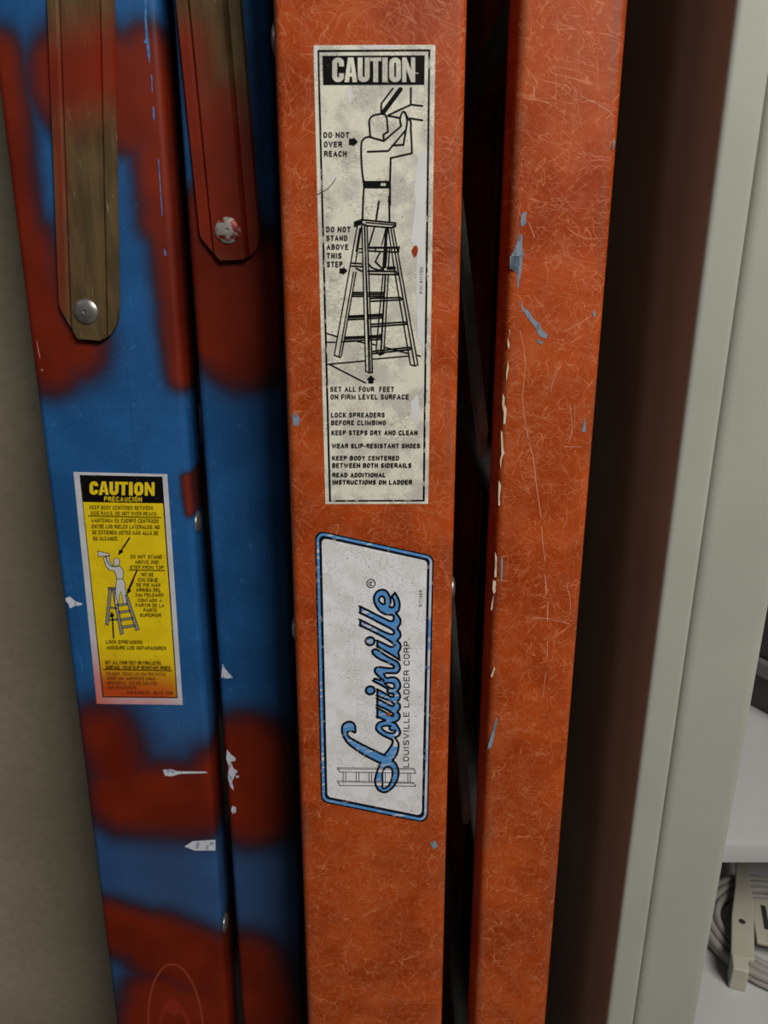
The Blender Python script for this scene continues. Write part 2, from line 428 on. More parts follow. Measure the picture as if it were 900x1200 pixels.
def smooth_path(pts, n=6, closed=False):
    P = [Vector(p) for p in pts]; out = []; m = len(P)
    for i in range(m if closed else m-1):
        if closed: a = P[i-1]; b = P[i]; c2 = P[(i+1) % m]; d = P[(i+2) % m]
        else: a = P[max(i-1, 0)]; b = P[i]; c2 = P[i+1]; d = P[min(i+2, m-1)]
        for k in range(n):
            t = k/n
            out.append(0.5*((2*b) + (c2-a)*t + (2*a-5*b+4*c2-d)*t*t + (3*b-a-3*c2+d)*t**3))
    if not closed: out.append(P[-1])
    return out
def sticker(side, outline, name, m, parent, off=0.00018):
    """a sticker: thin sheet with its own edge"""
    b = MB(); n = len(outline)
    top = [side.at(p[0], p[1], off) for p in outline]; bot = [side.at(p[0], p[1], -0.0001) for p in outline]
    tri = geometry.tessellate_polygon([[Vector((p[0], p[1], 0)) for p in outline]])
    b.add(top, tri); b.add(top+bot, [(i, (i+1) % n, n+(i+1) % n, n+i) for i in range(n)])
    return b.build(name, m, parent, smooth=0)
def rounded(quad, r, n=6):
    out = []; m = len(quad)
    for i in range(m):
        p = Vector(quad[i]); a = (Vector(quad[i-1])-p).normalized(); b = (Vector(quad[(i+1) % m])-p).normalized()
        half = math.acos(max(-1, min(1, a.dot(b))))/2; t = r/math.tan(half); c2 = p + (a+b).normalized()*(r/math.sin(half))
        s0 = p+a*t; s1 = p+b*t
        a0 = math.atan2(s0.y-c2.y, s0.x-c2.x); a1 = math.atan2(s1.y-c2.y, s1.x-c2.x)
        while a1-a0 > math.pi: a1 -= 2*math.pi
        while a1-a0 < -math.pi: a1 += 2*math.pi
        for k in range(n+1):
            t2 = a0+(a1-a0)*k/n; out.append((c2.x+r*math.cos(t2), c2.y+r*math.sin(t2)))
    return out
def inset(quad, d):
    out = []; m = len(quad); ln = []
    cx = sum(p[0] for p in quad)/m; cy = sum(p[1] for p in quad)/m
    for i in range(m):
        p = Vector(quad[i]); q = Vector(quad[(i+1) % m]); e = (q-p).normalized(); nn = Vector((-e.y, e.x))
        if nn.dot(Vector((cx, cy))-p) < 0: nn = -nn
        ln.append((p+nn*d, q+nn*d))
    for i in range(m):
        r = geometry.intersect_line_line_2d  # segments may not cross: solve the lines
        (a, b), (c2, e) = ln[i-1], ln[i]
        den = (a.x-b.x)*(c2.y-e.y)-(a.y-b.y)*(c2.x-e.x)
        k1 = a.x*b.y-a.y*b.x; k2 = c2.x*e.y-c2.y*e.x
        out.append(((k1*(c2.x-e.x)-(a.x-b.x)*k2)/den, (k1*(c2.y-e.y)-(a.y-b.y)*k2)/den))
    return out

def block_caution(ink, x0s, top, bot, wd, slope=0.0):
    """heavy condensed capitals C A U T I O N; x0s gives each letter's left and right edge"""
    for ch, (xa, xb) in zip('CAUTION', x0s):
        dy = slope*(xa-x0s[0][0]); t = top+dy; b = bot+dy; h = wd/2
        l, r, tt, bb = xa+h, xb-h, t+h*0.85, b-h*0.85
        rr = (r-l)*0.5
        arc = lambda cx, cy, a0, a1: [(cx+rr*math.cos(a0+(a1-a0)*k/8), cy+rr*0.9*math.sin(a0+(a1-a0)*k/8)) for k in range(9)]
        cx = (l+r)/2; PI = math.pi
        if ch == 'C':
            ink.stroke([(r, t+(b-t)*0.36)] + arc(cx, tt+rr, 0, -PI) + arc(cx, bb-rr, PI, 0) + [(r, t+(b-t)*0.64)], wd, butt=True)
        elif ch == 'O':
            ink.stroke(arc(cx, tt+rr, 0, -PI) + arc(cx, bb-rr, PI, 0), wd, closed=True)
        elif ch == 'U':
            ink.stroke([(l, t)] + arc(cx, bb-rr, PI, 0) + [(r, t)], wd, butt=True)
        elif ch == 'I':
            ink.poly([(xa, t), (xb, t), (xb, b), (xa, b)])
        elif ch == 'T':
            ink.poly([(xa, t), (xb, t), (xb, t+wd*0.75), (xa, t+wd*0.75)]); ink.poly([(cx-h, t), (cx+h, t), (cx+h, b), (cx-h, b)])
        elif ch == 'A':
            q = wd*0.95
            ink.poly([(cx-q*0.6, t), (cx+q*0.15, t), (xa+q, b), (xa, b)]); ink.poly([(cx-q*0.15, t), (cx+q*0.6, t), (xb, b), (xb-q, b)])
            ink.poly([(cx-wd*0.7, t+(b-t)*0.62), (cx+wd*0.7, t+(b-t)*0.62), (cx+wd*0.8, t+(b-t)*0.78), (cx-wd*0.8, t+(b-t)*0.78)])
        elif ch == 'N':
            q = wd*0.85
            ink.poly([(xa, t), (xa+q, t), (xa+q, b), (xa, b)]); ink.poly([(xb-q, t), (xb, t), (xb, b), (xb-q, b)])
            ink.poly([(xa, t), (xa+q, t), (xb, b), (xb-q, b)])

def finish_ladder(side, root, fl, fr, rl, rr, m, step_m, step_zs):
    """far rails, treads, rear bars, cap and feet shared by both ladders"""
    rail(side, fl, fr, 'front_rail', m, root, far=True)
    rail(side, rl, rr, 'rear_rail', m, root, far=True)
    for z in step_zs:
        b = MB(); y0 = z*SL+0.0036; y1 = WIDTH-y0
        x0, x1 = fl(z)+0.006, fr(z)-0.006
        pts = [(x0, z), (x1, z), (x1, z-0.022), (x1-0.003, z-0.022), (x1-0.003, z-0.003), (x0+0.003, z-0.003), (x0+0.003, z-0.022), (x0, z-0.022)]
        b.loft([[Vector((x, y0, zz)) for x, zz in pts], [Vector((x, y1, zz)) for x, zz in pts]])
        b.build('step', step_m, root, smooth=0)
        b = MB(); zb = z-0.04; y0 = zb*SL+0.0036; xm = (rl(zb)+rr(zb))/2
        b.tube([(xm, y0, zb), (xm, WIDTH-y0, zb)], 0.009, 14); b.build('rear_bar', step_m, root)
    z = HEIGHT-0.03
    b = MB(); b.box(fl(z)-0.002, rr(z)+0.002, z*SL-0.004, WIDTH-z*SL+0.004, z-0.045, z+0.012)
    b.build('top_cap', simple('cap_plastic', lin(40, 40, 42), 0.55), root, bevel=0.006)
    for (xa, xb) in ((fl, fr), (rl, rr)):
        for far in (False, True):
            b = MB(); y0, y1 = -0.006, 0.040
            if far: y0, y1 = WIDTH-y1, WIDTH-y0
            b.box(xa(0)-0.0015, xb(0)+0.0015, y0, y1, 0, 0.045); b.build('rubber_foot', RUBBER, root, bevel=0.004)

# ================================================================== ORANGE LADDER
OS = Side(0.400)
orange = empty('stepladder', OS.o, 'worn orange fiberglass stepladder with two white stickers, folded beside cream shelving', 'ladder')
ofl = OS.x_line((319, 0), (360, 1200)); ofr = OS.x_line((548, 0), (518, 1200))
orl = OS.x_line((609, 0), (555, 1200)); orr = OS.x_line((738, 0), (640, 1200))
zc = 1.15
OM = orange_material([ofl(zc)+0.0025, ofr(zc)-0.004, orl(zc)+0.003, orr(zc)-0.0035])
rail(OS, ofl, ofr, 'front_rail', OM, orange)
rail(OS, orl, orr, 'rear_rail', OM, orange)
finish_ladder(OS, orange, ofl, ofr, orl, orr, OM, ALU, (0.28, 0.58, 0.88, 1.18, 1.48))
# diagonal braces glimpsed in the gap between the rails
for (l0, l1, wpx) in (((547, 290), (570, 505), 0.022), ((530, 690), (550, 950), 0.022)):
    X = orl(zc) - 0.0034
    a = hit_x(l0[0], l0[1], X) - OS.o; e = hit_x(l1[0], l1[1], X) - OS.o
    d = (a-e).normalized(); q = d.cross(Vector((1, 0, 0))).normalized()
    if q.y < 0: q = -q
    a = a + d*0.06
    b = MB(); sec = [(0, 0), (0.003, 0.0012), (0.003, 0.006), (0.0012, 0.007), (0.0012, wpx-0.007), (0.003, wpx-0.006), (0.003, wpx-0.0012), (0, wpx)]
    sec2 = [(u, v) for u, v in sec]
    b.loft([[p + q*v + Vector((-u, 0, 0)) for u, v in sec2] + [p + q*wpx + Vector((0.0012, 0, 0)), p + Vector((0.0012, 0, 0))] for p in (e, a)])
    b.build('brace', ALU, orange, smooth=0)
# rivets on the flanges
for (px, py, xf, sgn) in ((531, 697, ofr, 1), (320, 40, ofl, -1), (344, 745, ofl, -1)):
    p = OS.at(px, py); x = xf(p.z)
    b = MB(); b.dome((x, p.z*SL+0.010, p.z), (sgn, 0, 0), 0.0068, 0.0022); r = b.build('rivet', RIVET, orange)

# ---- white caution sticker
zA = lambda X, Y: (X/5.294+355, Y/5.294+40)
zB = lambda X, Y: (X/5.294+355, Y/5.294+230)
zC = lambda X, Y: (X/5.294+355, Y/5.294+430)
LAB = label_material('aged_cream_label', lin(236, 234, 216), lin(206, 203, 192), lin(168, 164, 148))
cs = sticker(OS, [(368.5, 53), (509, 52.5), (510.3, 54), (501.8, 590.5), (381.3, 590.8), (367.2, 54.5)], 'caution_sticker', LAB, orange)
cs['label'] = 'cracked cream sticker with a black CAUTION heading and a man on a ladder'
PEEL = simple('bare_white_vinyl', lin(224, 224, 224), 0.5, 0, 60, 0.05)
i0 = Ink(OS, 0.00026)
i0.poly([(489.5, 186), (493, 178), (500.5, 176), (498, 260), (497, 420), (494, 404), (489, 395), (487.5, 330), (489, 290), (481, 283), (484, 262), (487, 235), (485, 222)])
i0.poly([(407, 102), (411, 102), (412, 120), (409, 121), (406, 112)]); i0.poly([(388, 212), (393, 204), (396, 206), (391, 214)])
i0.poly([(481, 472), (489, 462), (492, 480), (490, 500), (483, 492)])
i0.poly([(368, 54), (374, 53.6), (373, 70), (371.5, 92), (369, 70)]); i0.poly([(420, 53), (452, 53), (470, 55), (430, 58)])
i0.poly([(396, 60), (402, 55), (404, 56), (399, 61)])
i0.build('peeled_patch', PEEL, cs)
ib = Ink(OS, 0.0003)
ib.stroke([(373, 59.7), (503.3, 58.9)], 2.4); ib.stroke([(373, 59.7), (386.8, 587)], 2.2); ib.stroke([(503.3, 58.9), (496.6, 586.6)], 2.2); ib.stroke([(386.8, 587), (496.6, 586.6)], 1.8)
ib.build('border', worn_ink('black_border_print', lin(14, 13, 16), lin(176, 174, 166), 0.58, (500, 1, 120)), cs)
ih = Ink(OS, 0.0003)
ih.poly([(377.8, 65.3), (497.8, 64.8), (497.4, 99.4), (378.8, 99.6)])
ih.build('heading_bar', BLACK, cs)
ic = Ink(OS, 0.00042)
block_caution(ic, [(389.4, 403), (403.6, 418.6), (419.2, 433.2), (433.8, 446.8), (448, 454.2), (456.2, 469.8), (471.3, 486.6)], 67.4, 96.2, 5.7)
ic.stroke([(478, 85), (490, 86)], 1.0); ic.stroke([(480, 89), (486, 84)], 0.8)
ic.build('heading_lettering', LAB, cs)

pic = Ink(OS, 0.00034)
W1 = 2.15
S = lambda pts, wd=W1, cv=zA: pic.stroke(pts, wd, cv)
S([(558,337),(487,430),(486,485)]); pic.stroke([(605,342),(500,483)], 5.4, zA); S([(670,334),(670,437),(530,502)]); S([(670,437),(742,445)])
S([(528,506),(602,519)]); S([(665,522),(742,534)])
pic.curve([(419,640),(414,580),(412,535),(430,508),(470,496),(505,497),(520,520),(525,570),(528,606)], W1, zA); S([(528,606),(500,622),(502,660)])
pic.curve([(502,662),(450,648),(410,637),(380,648),(363,680),(363,780),(370,870),(378,915)], W1, zA)
S([(502,662),(610,570)]); pic.curve([(610,570),(603,530),(612,495),(625,480),(640,500),(647,545),(640,590)], W1, zA)
S([(402,729),(530,724),(640,592)]); S([(640,592),(624,686),(555,690)])
pic.curve([(632,486),(652,520),(670,545),(670,590),(674,660),(677,738)], W1, zA); S([(677,738),(545,768),(541,912)])
pic.poly([(370,910),(546,910),(546,930),(515,922),(483,922),(483,941),(515,941),(515,922),(546,930),(546,956),(375,956)], zA)
S([(378,956),(373,1060)], W1*0.95); S([(370,145),(375,0)], W1, zB); S([(541,945),(541,1059)]); S([(535,0),(538,155)], W1, zB)
S([(472,32),(455,145)], W1, zB); S([(443,195),(411,302)], 1.9, zB)
def B_(pts, wd=1.45): pic.stroke(pts, wd, zB)
B_([(322,185),(322,160),(366,145),(575,165),(575,186),(546,194),(396,182),(366,168),(322,186)], 1.9); B_([(390,162),(572,178)], 1.5)
B_([(322,172),(366,155)], 2.4)
B_([(337,188),(195,985),(232,1000),(240,985),(330,470)]); B_([(366,175),(325,420)]); B_([(355,200),(332,340)], 2.0); B_([(315,470),(225,990)])
B_([(366,170),(390,1085),(412,1096),(432,1093),(398,182)]); B_([(383,178),(412,1093)], 1.7); B_([(392,400),(422,1090)], 0.8)
B_([(530,198),(572,480),(668,1045),(695,1053),(714,1045),(562,196)]); B_([(546,196),(694,1048)], 1.6)
B_([(520,200),(502,440)], 3.4); B_([(520,330),(512,440)], 2.4); B_([(538,330),(530,450)], 1.6)
B_([(497,490),(455,950)]); B_([(512,490),(484,975)], 2.0); B_([(530,490),(502,975),(480,985),(455,965)])
B_([(405,318),(596,318)], 2.6); B_([(596,312),(594,346),(405,338)], 1.7); B_([(450,325),(450,345)], 1.6)
B_([(480,345),(450,405),(500,456)], 1.9); pic.curve([(405,418),(430,442),(465,455),(500,456)], 1.7, zB); B_([(515,200),(490,300)], 1.4)
B_([(405,463),(578,466)], 2.0); B_([(410,482),(588,485)], 1.8); B_([(530,445),(568,445)], 4.0); B_([(578,462),(588,485)])
B_([(303,413),(368,418)], 1.7); B_([(298,432),(368,436)], 1.7); B_([(330,446),(368,465)], 1.7); B_([(350,325),(368,325)]); B_([(350,345),(368,348)])
for y0, y1, y2, xl, xr in ((595,607,620,310,500),(742,752,765,285,488),(873,884,898,262,480)):
    t = -0.06*(y0 > 700)
    for yy, ww in ((y0, 1.5), (y1, 1.9), (y2, 1.7)):
        pic.stroke([(xl, yy), (378, yy+t*80)], ww, zB); pic.stroke([(408, yy+t*110), (xr, yy+t*190)], ww, zB)
B_([(480,855),(490,868),(480,880)]); B_([(488,728),(496,738),(488,750)])
for a, c2 in (((415,633),(605,627)), ((415,651),(614,641)), ((422,794),(635,779)), ((422,809),(642,793)), ((430,962),(662,936)), ((432,976),(668,949))): B_([a, c2], 1.8)
B_([(605,627),(618,636)]); B_([(635,779),(645,790)]); B_([(662,936),(672,944)])
for l in ([(150,850),(212,870)], [(150,905),(202,905)], [(240,903),(385,893)], [(340,900),(385,910)], [(425,915),(450,922)], [(505,935),(655,975)], [(152,1042),(388,1020)], [(434,1010),(660,990)], [(710,986),(732,992)], [(165,1042),(388,1157)]): B_(l, 1.4)
pic.poly([(422,1110),(450,1138),(438,1138),(438,1160),(407,1160),(407,1138),(395,1138)], zB)
pic.poly([(228,448),(250,448),(250,437),(277,462),(250,488),(250,478),(228,478)], zB)
pic.poly([(287,648),(312,648),(312,638),(342,667),(312,697),(312,687),(287,687)], zA)
pic.build('picture', BLACK, cs)
il = Ink(OS, 0.00034)
def tl(cv, txt, x0, x1, top, bot, wt=0.20):
    a = cv(x0, bot); e = cv(x1, bot); il.text(txt, a, e, (bot-top)/5.294, wt)
for t in (('DO NOT',128,288,608,643),('OVER',130,243,665,701),('REACH',132,272,724,760)): tl(zA, *t)
il.build('reach_lettering', BLACK, cs); il = Ink(OS, 0.00034)
for t in (('DO NOT',145,296,188,223),('STAND',145,276,243,277),('ABOVE',147,282,297,332),('THIS',148,240,351,387),('STEP',149,246,404,440)): tl(zB, *t)
il.build('step_lettering', BLACK, cs); il = Ink(OS, 0.00034)
for t in (('SET ALL FOUR  FEET',170,566,122,154),('ON FIRM LEVEL SURFACE',172,657,170,202),('LOCK SPREADERS',175,508,283,313),('BEFORE CLIMBING',176,515,331,361),
          ('KEEP STEPS DRY AND CLEAN',178,712,393,423),('WEAR SLIP-RESISTANT SHOES',180,727,475,504),('KEEP BODY CENTERED',182,598,551,579),('BETWEEN BOTH SIDERAILS',183,674,596,625),
          ('READ ADDITIONAL',184,514,656,684),('INSTRUCTIONS ON LADDER',185,678,700,729)): tl(zC, *t)
il.build('rules_lettering', BLACK, cs)
ip = Ink(OS, 0.00038); ip.text('P/N 911150', zB(744,603), zB(746,440), 3.8, 0.12); ip.build('part_number', BLACK_FAINT, cs)
it = Ink(OS, 0.0004); it.poly([(674,335),(690,308),(708,305),(715,330),(708,365),(692,380),(680,360)], zB)
it.build('torn_hole', OM, cs)['label'] = 'hole torn through the sticker showing orange'
ir = Ink(OS, 0.0004); ir.stroke([(92,993),(150,962),(185,925),(204,895)], 0.9, zA); ir.build('scratch', simple('rusty_scratch', lin(100, 52, 40), 0.7), cs)

# ---- maker's sticker
zU = lambda X, Y: (X/6.43+370, Y/6.43+615)
zL = lambda X, Y: (X/6.314+370, Y/6.314+780)
LQ = [(369, 620.8), (508.3, 651.2), (501.6, 965.2), (376.3, 939.8)]
LOGOBLK = worn_ink('black_logo_print', lin(20, 24, 34), lin(120, 116, 110), 0.60, (240, 1, 240))
ms = sticker(OS, rounded(LQ, 9), 'maker_sticker', LOGOBLK, orange)
ms['label'] = 'white rounded slanted maker sticker with blue script lettering reading upward'
k = NT('worn_blue_print', 0.42, 0, 0.4)
sx = k.n('ShaderNodeSeparateXYZ'); k.put(sx.inputs[0], k.co)
wv = k.mapr(k.noise(1.0, 4.0, k.map((70, 1, 500), 0.25)), 0.53, 0.62)
wv2 = k.mapr(k.noise(28, 3.0), 0.40, 0.62, 0.15, 1.0)
right = k.mapr(sx.outputs[0], OS.at(490, 800).x, OS.at(500, 800).x, 0.0, 0.85)
k.col(k.mix(k.math('MAXIMUM', k.math('MULTIPLY', wv, wv2), k.math('MULTIPLY', right, k.mapr(k.noise(90, 4.0), 0.36, 0.5))), lin(88, 152, 216), lin(215, 218, 224)))
LBLUE = k.m
def band(q, d0, d1, r, off, name, m, par):
    i = Ink(OS, off); a = rounded(inset(q, d0), r-d0+0.01); c2 = rounded(inset(q, d1), max(r-d1, 1.2))
    i.poly(a, None, [c2])
    return i.build(name, m, par)
band(LQ, 1.7, 4.6, 10, 0.0003, 'blue_border', LBLUE, ms)
ii = Ink(OS, 0.0003); ii.poly(rounded(inset(LQ, 7.6), 5))
WHITEL = label_material('white_label_face', lin(242, 242, 247), lin(230, 229, 229), lin(206, 204, 201), (330, 640))
ii.build('label_face', WHITEL, ms)
lg = Ink(OS, 0.00048)
for q in ([(160,757),(725,760),(740,797),(178,787)], [(160,852),(725,865),(740,892),(178,887)]): lg.stroke(q, 0.9, zL, closed=True)
lg.stroke([(165,765),(730,770)], 0.7, zL); lg.stroke([(165,862),(730,872)], 0.7, zL)
for x in (203, 222, 300, 320, 396, 414, 497, 515, 682, 700): lg.stroke([(x, 792), (x+1, 862)], 0.8, zL)
lg.build('ladder_drawing', BLACK_FAINT, ms)
# script lettering traced round its outline (the words read upward)
t1 = lambda X, Y: (X/15+420, Y/15+745)
t2 = lambda X, Y: (X/15+420, Y/15+680)
t3 = lambda X, Y: (X/15+420, Y/15+800)
t4 = lambda X, Y: (X/10+390, Y/10+840)
def tr(*runs): return [cv(*p) for cv, pts in runs for p in pts]
WORD_A = tr((t4, [(262,184),(215,166),(172,182),(185,228),(240,268),(400,353),(598,447),(604,444),(652,388),(690,330),(702,292)]),
  (t3, [(590,1003),(430,925),(330,845),(310,780),(345,712),(400,685),(470,668),(455,652),(335,600),(335,595),(335,455),(340,450),(480,524),(585,585),(615,575),(600,535),(480,462),(335,402),(335,396),(335,285),(340,283),(480,358),(590,412),(625,390),(600,348),(480,290),(335,232),(335,226),(335,125),(340,122),(470,190),(560,242),(612,248),(622,215),(600,190),(550,188)]),
  (t1, [(520,992),(508,962),(518,940),(400,865),(268,798),(266,792),(294,756),(300,756),(430,792),(440,780),(385,738),(310,662),(288,610),(308,565),(380,553),(500,567),(600,572),(632,550),(600,512),(500,462),(380,412),(285,345),(245,285),(265,245),(320,240),(385,278),(500,360),(620,422),(695,468),(732,550),(715,620),(660,658),(560,655),(460,660),(452,680),(490,742),(560,733),(640,735),(700,772),(735,850),(730,920),(692,968)]),
  (t3, [(690,152),(725,200),(733,260),(692,332),(692,338),(728,390),(730,450),(690,508),(692,514),(728,570),(715,640),(650,690),(605,698),(650,712),(705,790),(735,862),(716,925),(650,964)]),
  (t4, [(730,248),(765,300),(770,370),(745,450),(705,505),(706,512),(745,560),(770,640),(760,730),(710,820),(650,870),(600,885),(540,860),(510,815),(495,760),(505,690),(530,610),(556,545),(550,540),(480,505),(350,435),(200,330),(130,240),(108,160),(120,95),(170,60),(220,60),(258,95),(265,140)]))
HOLES_A = [tr((t4, [(584,770),(582,670),(600,612),(640,585),(684,602),(700,660),(690,730),(660,800),(610,838),(582,826)])),
  tr((t3, [(430,765),(410,792),(450,842),(520,880),(600,886),(648,862),(640,838),(585,838),(550,812),(545,782),(565,762),(490,758)])),
  tr((t1, [(462,836),(530,900),(590,928),(632,910),(635,872),(600,832),(530,830)]))]
WORD_B = tr((t1, [(335,92),(335,185),(340,190),(480,272),(600,342),(712,415),(718,412),(715,345),(702,300),(738,220),(738,150),(690,88)]),
  (t2, [(684,1056),(735,1000),(738,930),(692,843),(692,836),(738,750),(730,670),(664,578),(664,572),(710,530),(727,430),(708,335),(652,232),(646,232),(590,276),(622,345),(635,425),(610,472),(550,468),(566,400),(564,330),(540,260),(490,188),(420,165),(340,190),(285,260),(275,340),(300,430),(370,530),(460,590),(540,606),(600,608),(626,650),(610,708),(550,716),(400,645),(200,545),(40,465),(35,470),(35,568),(40,574),(200,655),(400,760),(560,842),(622,892),(622,940),(570,950),(450,905),(250,805),(40,698),(35,702),(35,792),(40,798),(200,872),(400,975),(560,1070),(635,1135),(625,1165),(560,1168),(450,1115),(340,1062)]))
HOLES_B = [tr((t2, [(410,280),(365,320),(375,382),(450,424),(468,370),(450,300)]))]
il2 = Ink(OS, 0.00042); il1 = Ink(OS, 0.0005)
for wd_, hl in ((WORD_A, HOLES_A), (WORD_B, HOLES_B)):
    o_ = smooth_path(wd_, 3, True); h_ = [smooth_path(q, 4, True) for q in hl]
    il2.poly(o_, None, h_)
    il1.stroke(o_, 2.5, closed=True)
    for q in h_: il1.stroke(q, 2.3, closed=True)
for c_ in (t1(207,95), t1(210,960)):
    il2.disc(c_, 5.2, ry=4.8)
    il1.stroke([(c_[0]+5.2*math.cos(a*math.pi/12), c_[1]+4.7*math.sin(a*math.pi/12)) for a in range(24)], 2.6, closed=True)
il2.build('script_lettering', LBLUE, ms); il1.build('script_outline', LOGOBLK, ms)
iw = Ink(OS, 0.00046); iw.poly([(610,965),(640,910),(690,850),(705,880),(690,935),(665,965),(690,1020),(700,1120),(610,1125),(625,1060),(615,1000)], t3)
iw.poly([(160,760),(560,758),(560,796),(178,787)], zL); iw.poly([(160,853),(520,862),(520,890),(178,887)], zL)
iw.build('worn_patch', WHITEL, ms)
il3 = Ink(OS, 0.00036)
il3.text('LOUISVILLE LADDER CORP.', (479.3, 899.2), (480.3, 747.5), 7.0, 0.15)
il3.build('company_lettering', BLACK, ms); il3 = Ink(OS, 0.00036)
il3.text('9111468', (494.8, 711), (494.9, 691.5), 4.0, 0.13)
il3.build('stock_number', BLACK, ms); il3 = Ink(OS, 0.00036)
il3.stroke([(434.7+4.9*math.cos(a*math.pi/9), 683.8+4.9*math.sin(a*math.pi/9)) for a in range(18)], 1.2, closed=True)
il3.text('R', (437.4, 686.6), (437.4, 681.4), 5.4, 0.18)
il3.build('registered_mark', BLACK, ms)
ih2 = Ink(OS, 0.0006); ih2.disc(zL(538,360), 2.4, 9); ih2.build('torn_hole', OM, ms)['label'] = 'small hole showing orange'

# ---- paint smears and scratches on the orange rails
GREYP = worn_ink('grey_blue_paint_smear', lin(132, 148, 166), lin(112, 122, 134), 0.5, (400, 1, 150))
CHIP = worn_ink('bare_white_chip', lin(212, 200, 178), lin(180, 160, 135), 0.55, (400, 1, 200))
zD = lambda X, Y: (X/3.75+520, Y/3.75)
zE = lambda X, Y: (X/3.75+520, Y/3.75+300)
zF = lambda X, Y: (X/3.75+520, Y/3.75+600)
def smear(side, parent, polys, m, name='paint_smear'):
    for cv, pts in polys:
        i = Ink(side, 0.00015); i.poly(pts, cv); i.build(name, m, parent)
smear(OS, orange, [(zD, [(345,935),(368,933),(358,958),(362,985),(342,996),(338,970)]), (zD, [(336,1030),(346,1030),(344,1090),(352,1110),(340,1190),(328,1270),(320,1190),(290,1180),(298,1120),(318,1078)])], GREYP)
smear(OS, orange, [(zE, [(292,0),(335,0),(330,70),(332,130),(323,140),(322,75),(290,50)])], GREYP)
smear(OS, orange, [(zE, [(335,195),(350,225),(378,245),(392,275),(422,297),(430,325),(457,345),(450,365),(420,352),(402,315),(370,272),(345,235)]), (zE, [(408,362),(440,380),(432,388),(412,380)])], GREYP)
smear(OS, orange, [(zE, [(620,705),(626,770),(605,775),(612,740)]), (zE, [(660,235),(670,260),(662,272),(654,250)])], GREYP)
smear(OS, orange, [(zF, [(231,903),(238,912),(212,1028),(205,1042),(192,1040),(197,1018)])], GREYP)
smear(OS, orange, [(zF, [(252,195),(260,210),(256,310),(250,300)])], GREYP)
smear(OS, orange, [(zD, [(748,615),(755,620),(744,660),(738,655)])], GREYP)
smear(OS, orange, [(None, [(342,488),(347,484),(352,492),(349,500),(344,498)])], GREYP)
smear(OS, orange, [(None, [(504,988),(510,985),(513,992),(508,995)])], GREYP)
smear(OS, orange, [(zE, [(260,603),(268,625),(266,650),(277,672),(272,735),(262,741),(264,690),(256,650)]), (zE, [(251,765),(258,775),(262,840),(268,868),(258,880),(250,935),(247,900),(254,870)]), (zE, [(242,985),(252,1010),(246,1060),(248,1095),(240,1098),(240,1040)]),
      (zF, [(226,175),(234,200),(232,285),(222,287),(225,240)]), (zF, [(217,298),(230,305),(228,350),(220,362),(214,340)]), (zF, [(220,365),(214,428),(207,433),(212,390)]), (zF, [(222,680),(226,690),(212,728),(206,722)]),
      (zE, [(288,320),(292,330),(286,350)]), (zE, [(282,360),(290,390),(284,410),(280,390)]), (zE, [(282,460),(286,490),(276,550),(274,520)])], CHIP, 'chipped_edge')
PALE = simple('pale_scratch', lin(226, 158, 132), 0.6)
for cv, pts, wd in ((zE, [(335,330),(352,400),(360,480),(345,620),(352,690),(365,760),(372,805)], .6), (zE, [(380,840),(392,880),(405,990),(428,1150)], .8), (zF, [(430,65),(437,150),(446,215)], .7), (zF, [(445,275),(450,340),(450,360)], .8), (zF, [(458,395),(456,480)], .9),
                    (zF, [(385,466),(460,468),(555,492)], .6), (zF, [(456,570),(455,640)], .7), (zF, [(448,700),(442,760),(436,815)], .5), (zF, [(540,315),(555,380),(558,430)], .6), (zE, [(520,470),(480,550),(470,600)], .5), (zE, [(555,650),(565,760),(550,820)], .5),
                    (zE, [(575,650),(575,760)], .4), (zE, [(525,838),(605,840)], .5), (zE, [(530,330),(590,300),(650,262)], .5), (zD, [(375,980),(400,1045)], .7), (zD, [(395,378),(398,428)], .8), (zD, [(600,420),(680,460),(740,500),(715,520)], .6)):
    isc = Ink(OS, 0.00012); isc.stroke(pts, wd, cv); isc.build('scratch', PALE, orange)

# ================================================================== BLUE LADDER
BS = Side(0.460)
blue = empty('stepladder', BS.o, 'blue fiberglass stepladder with sprayed red bands and a yellow caution sticker', 'ladder')
bfl = BS.x_line((-16.5, 0), (135.5, 1200)); bfr = BS.x_line((184, 0), (268, 1200))
brl = BS.x_line((201, 0), (284, 1200)); brr = BS.x_line((319, 0), (357, 1200))
def cap(p, q, rpx, soft):
    a = BS.at(*p); c2 = BS.at(*q); u = BS.px((p[1]+q[1])/2)
    return (a, c2, rpx*u, soft*u)
front_caps = [cap((-5, 70), (22, 300), 24, 18), cap((22, 290), (58, 420), 32, 24), cap((60, 400), (85, 405), 30, 24),
    cap((95, 95), (172, 120), 52, 22), cap((172, 60), (190, 260), 20, 18), cap((190, 250), (214, 440), 13, 14),
    cap((122, 860), (148, 925), 26, 28), cap((148, 935), (225, 940), 40, 26), cap((225, 940), (250, 900), 16, 24), cap((185, 1195), (275, 1180), 40, 22),
    cap((125, 1085), (200, 1110), 32, 18), cap((190, 1110), (262, 1140), 42, 20), cap((185, 1170), (262, 1240), 32, 22), cap((218, 560), (222, 600), 3, 6)]
rear_caps = [cap((285, 330), (285, 395), 52, 24), cap((245, 250), (250, 400), 24, 16), cap((290, 885), (296, 945), 44, 26), cap((284, 1135), (320, 1210), 42, 26), cap((205, 290), (240, 330), 20, 14)]
BFM = blue_material(front_caps, [cap((190, 930), (200, 1200), 75, 45)]); BRM = blue_material(rear_caps, [cap((300, 960), (310, 1200), 60, 45)])
fo = rail(BS, bfl, bfr, 'front_rail', BFM, blue)
rail(BS, brl, brr, 'rear_rail', BRM, blue)
PLAINB = blue_material([cap((60, 400), (85, 405), 30, 24)])
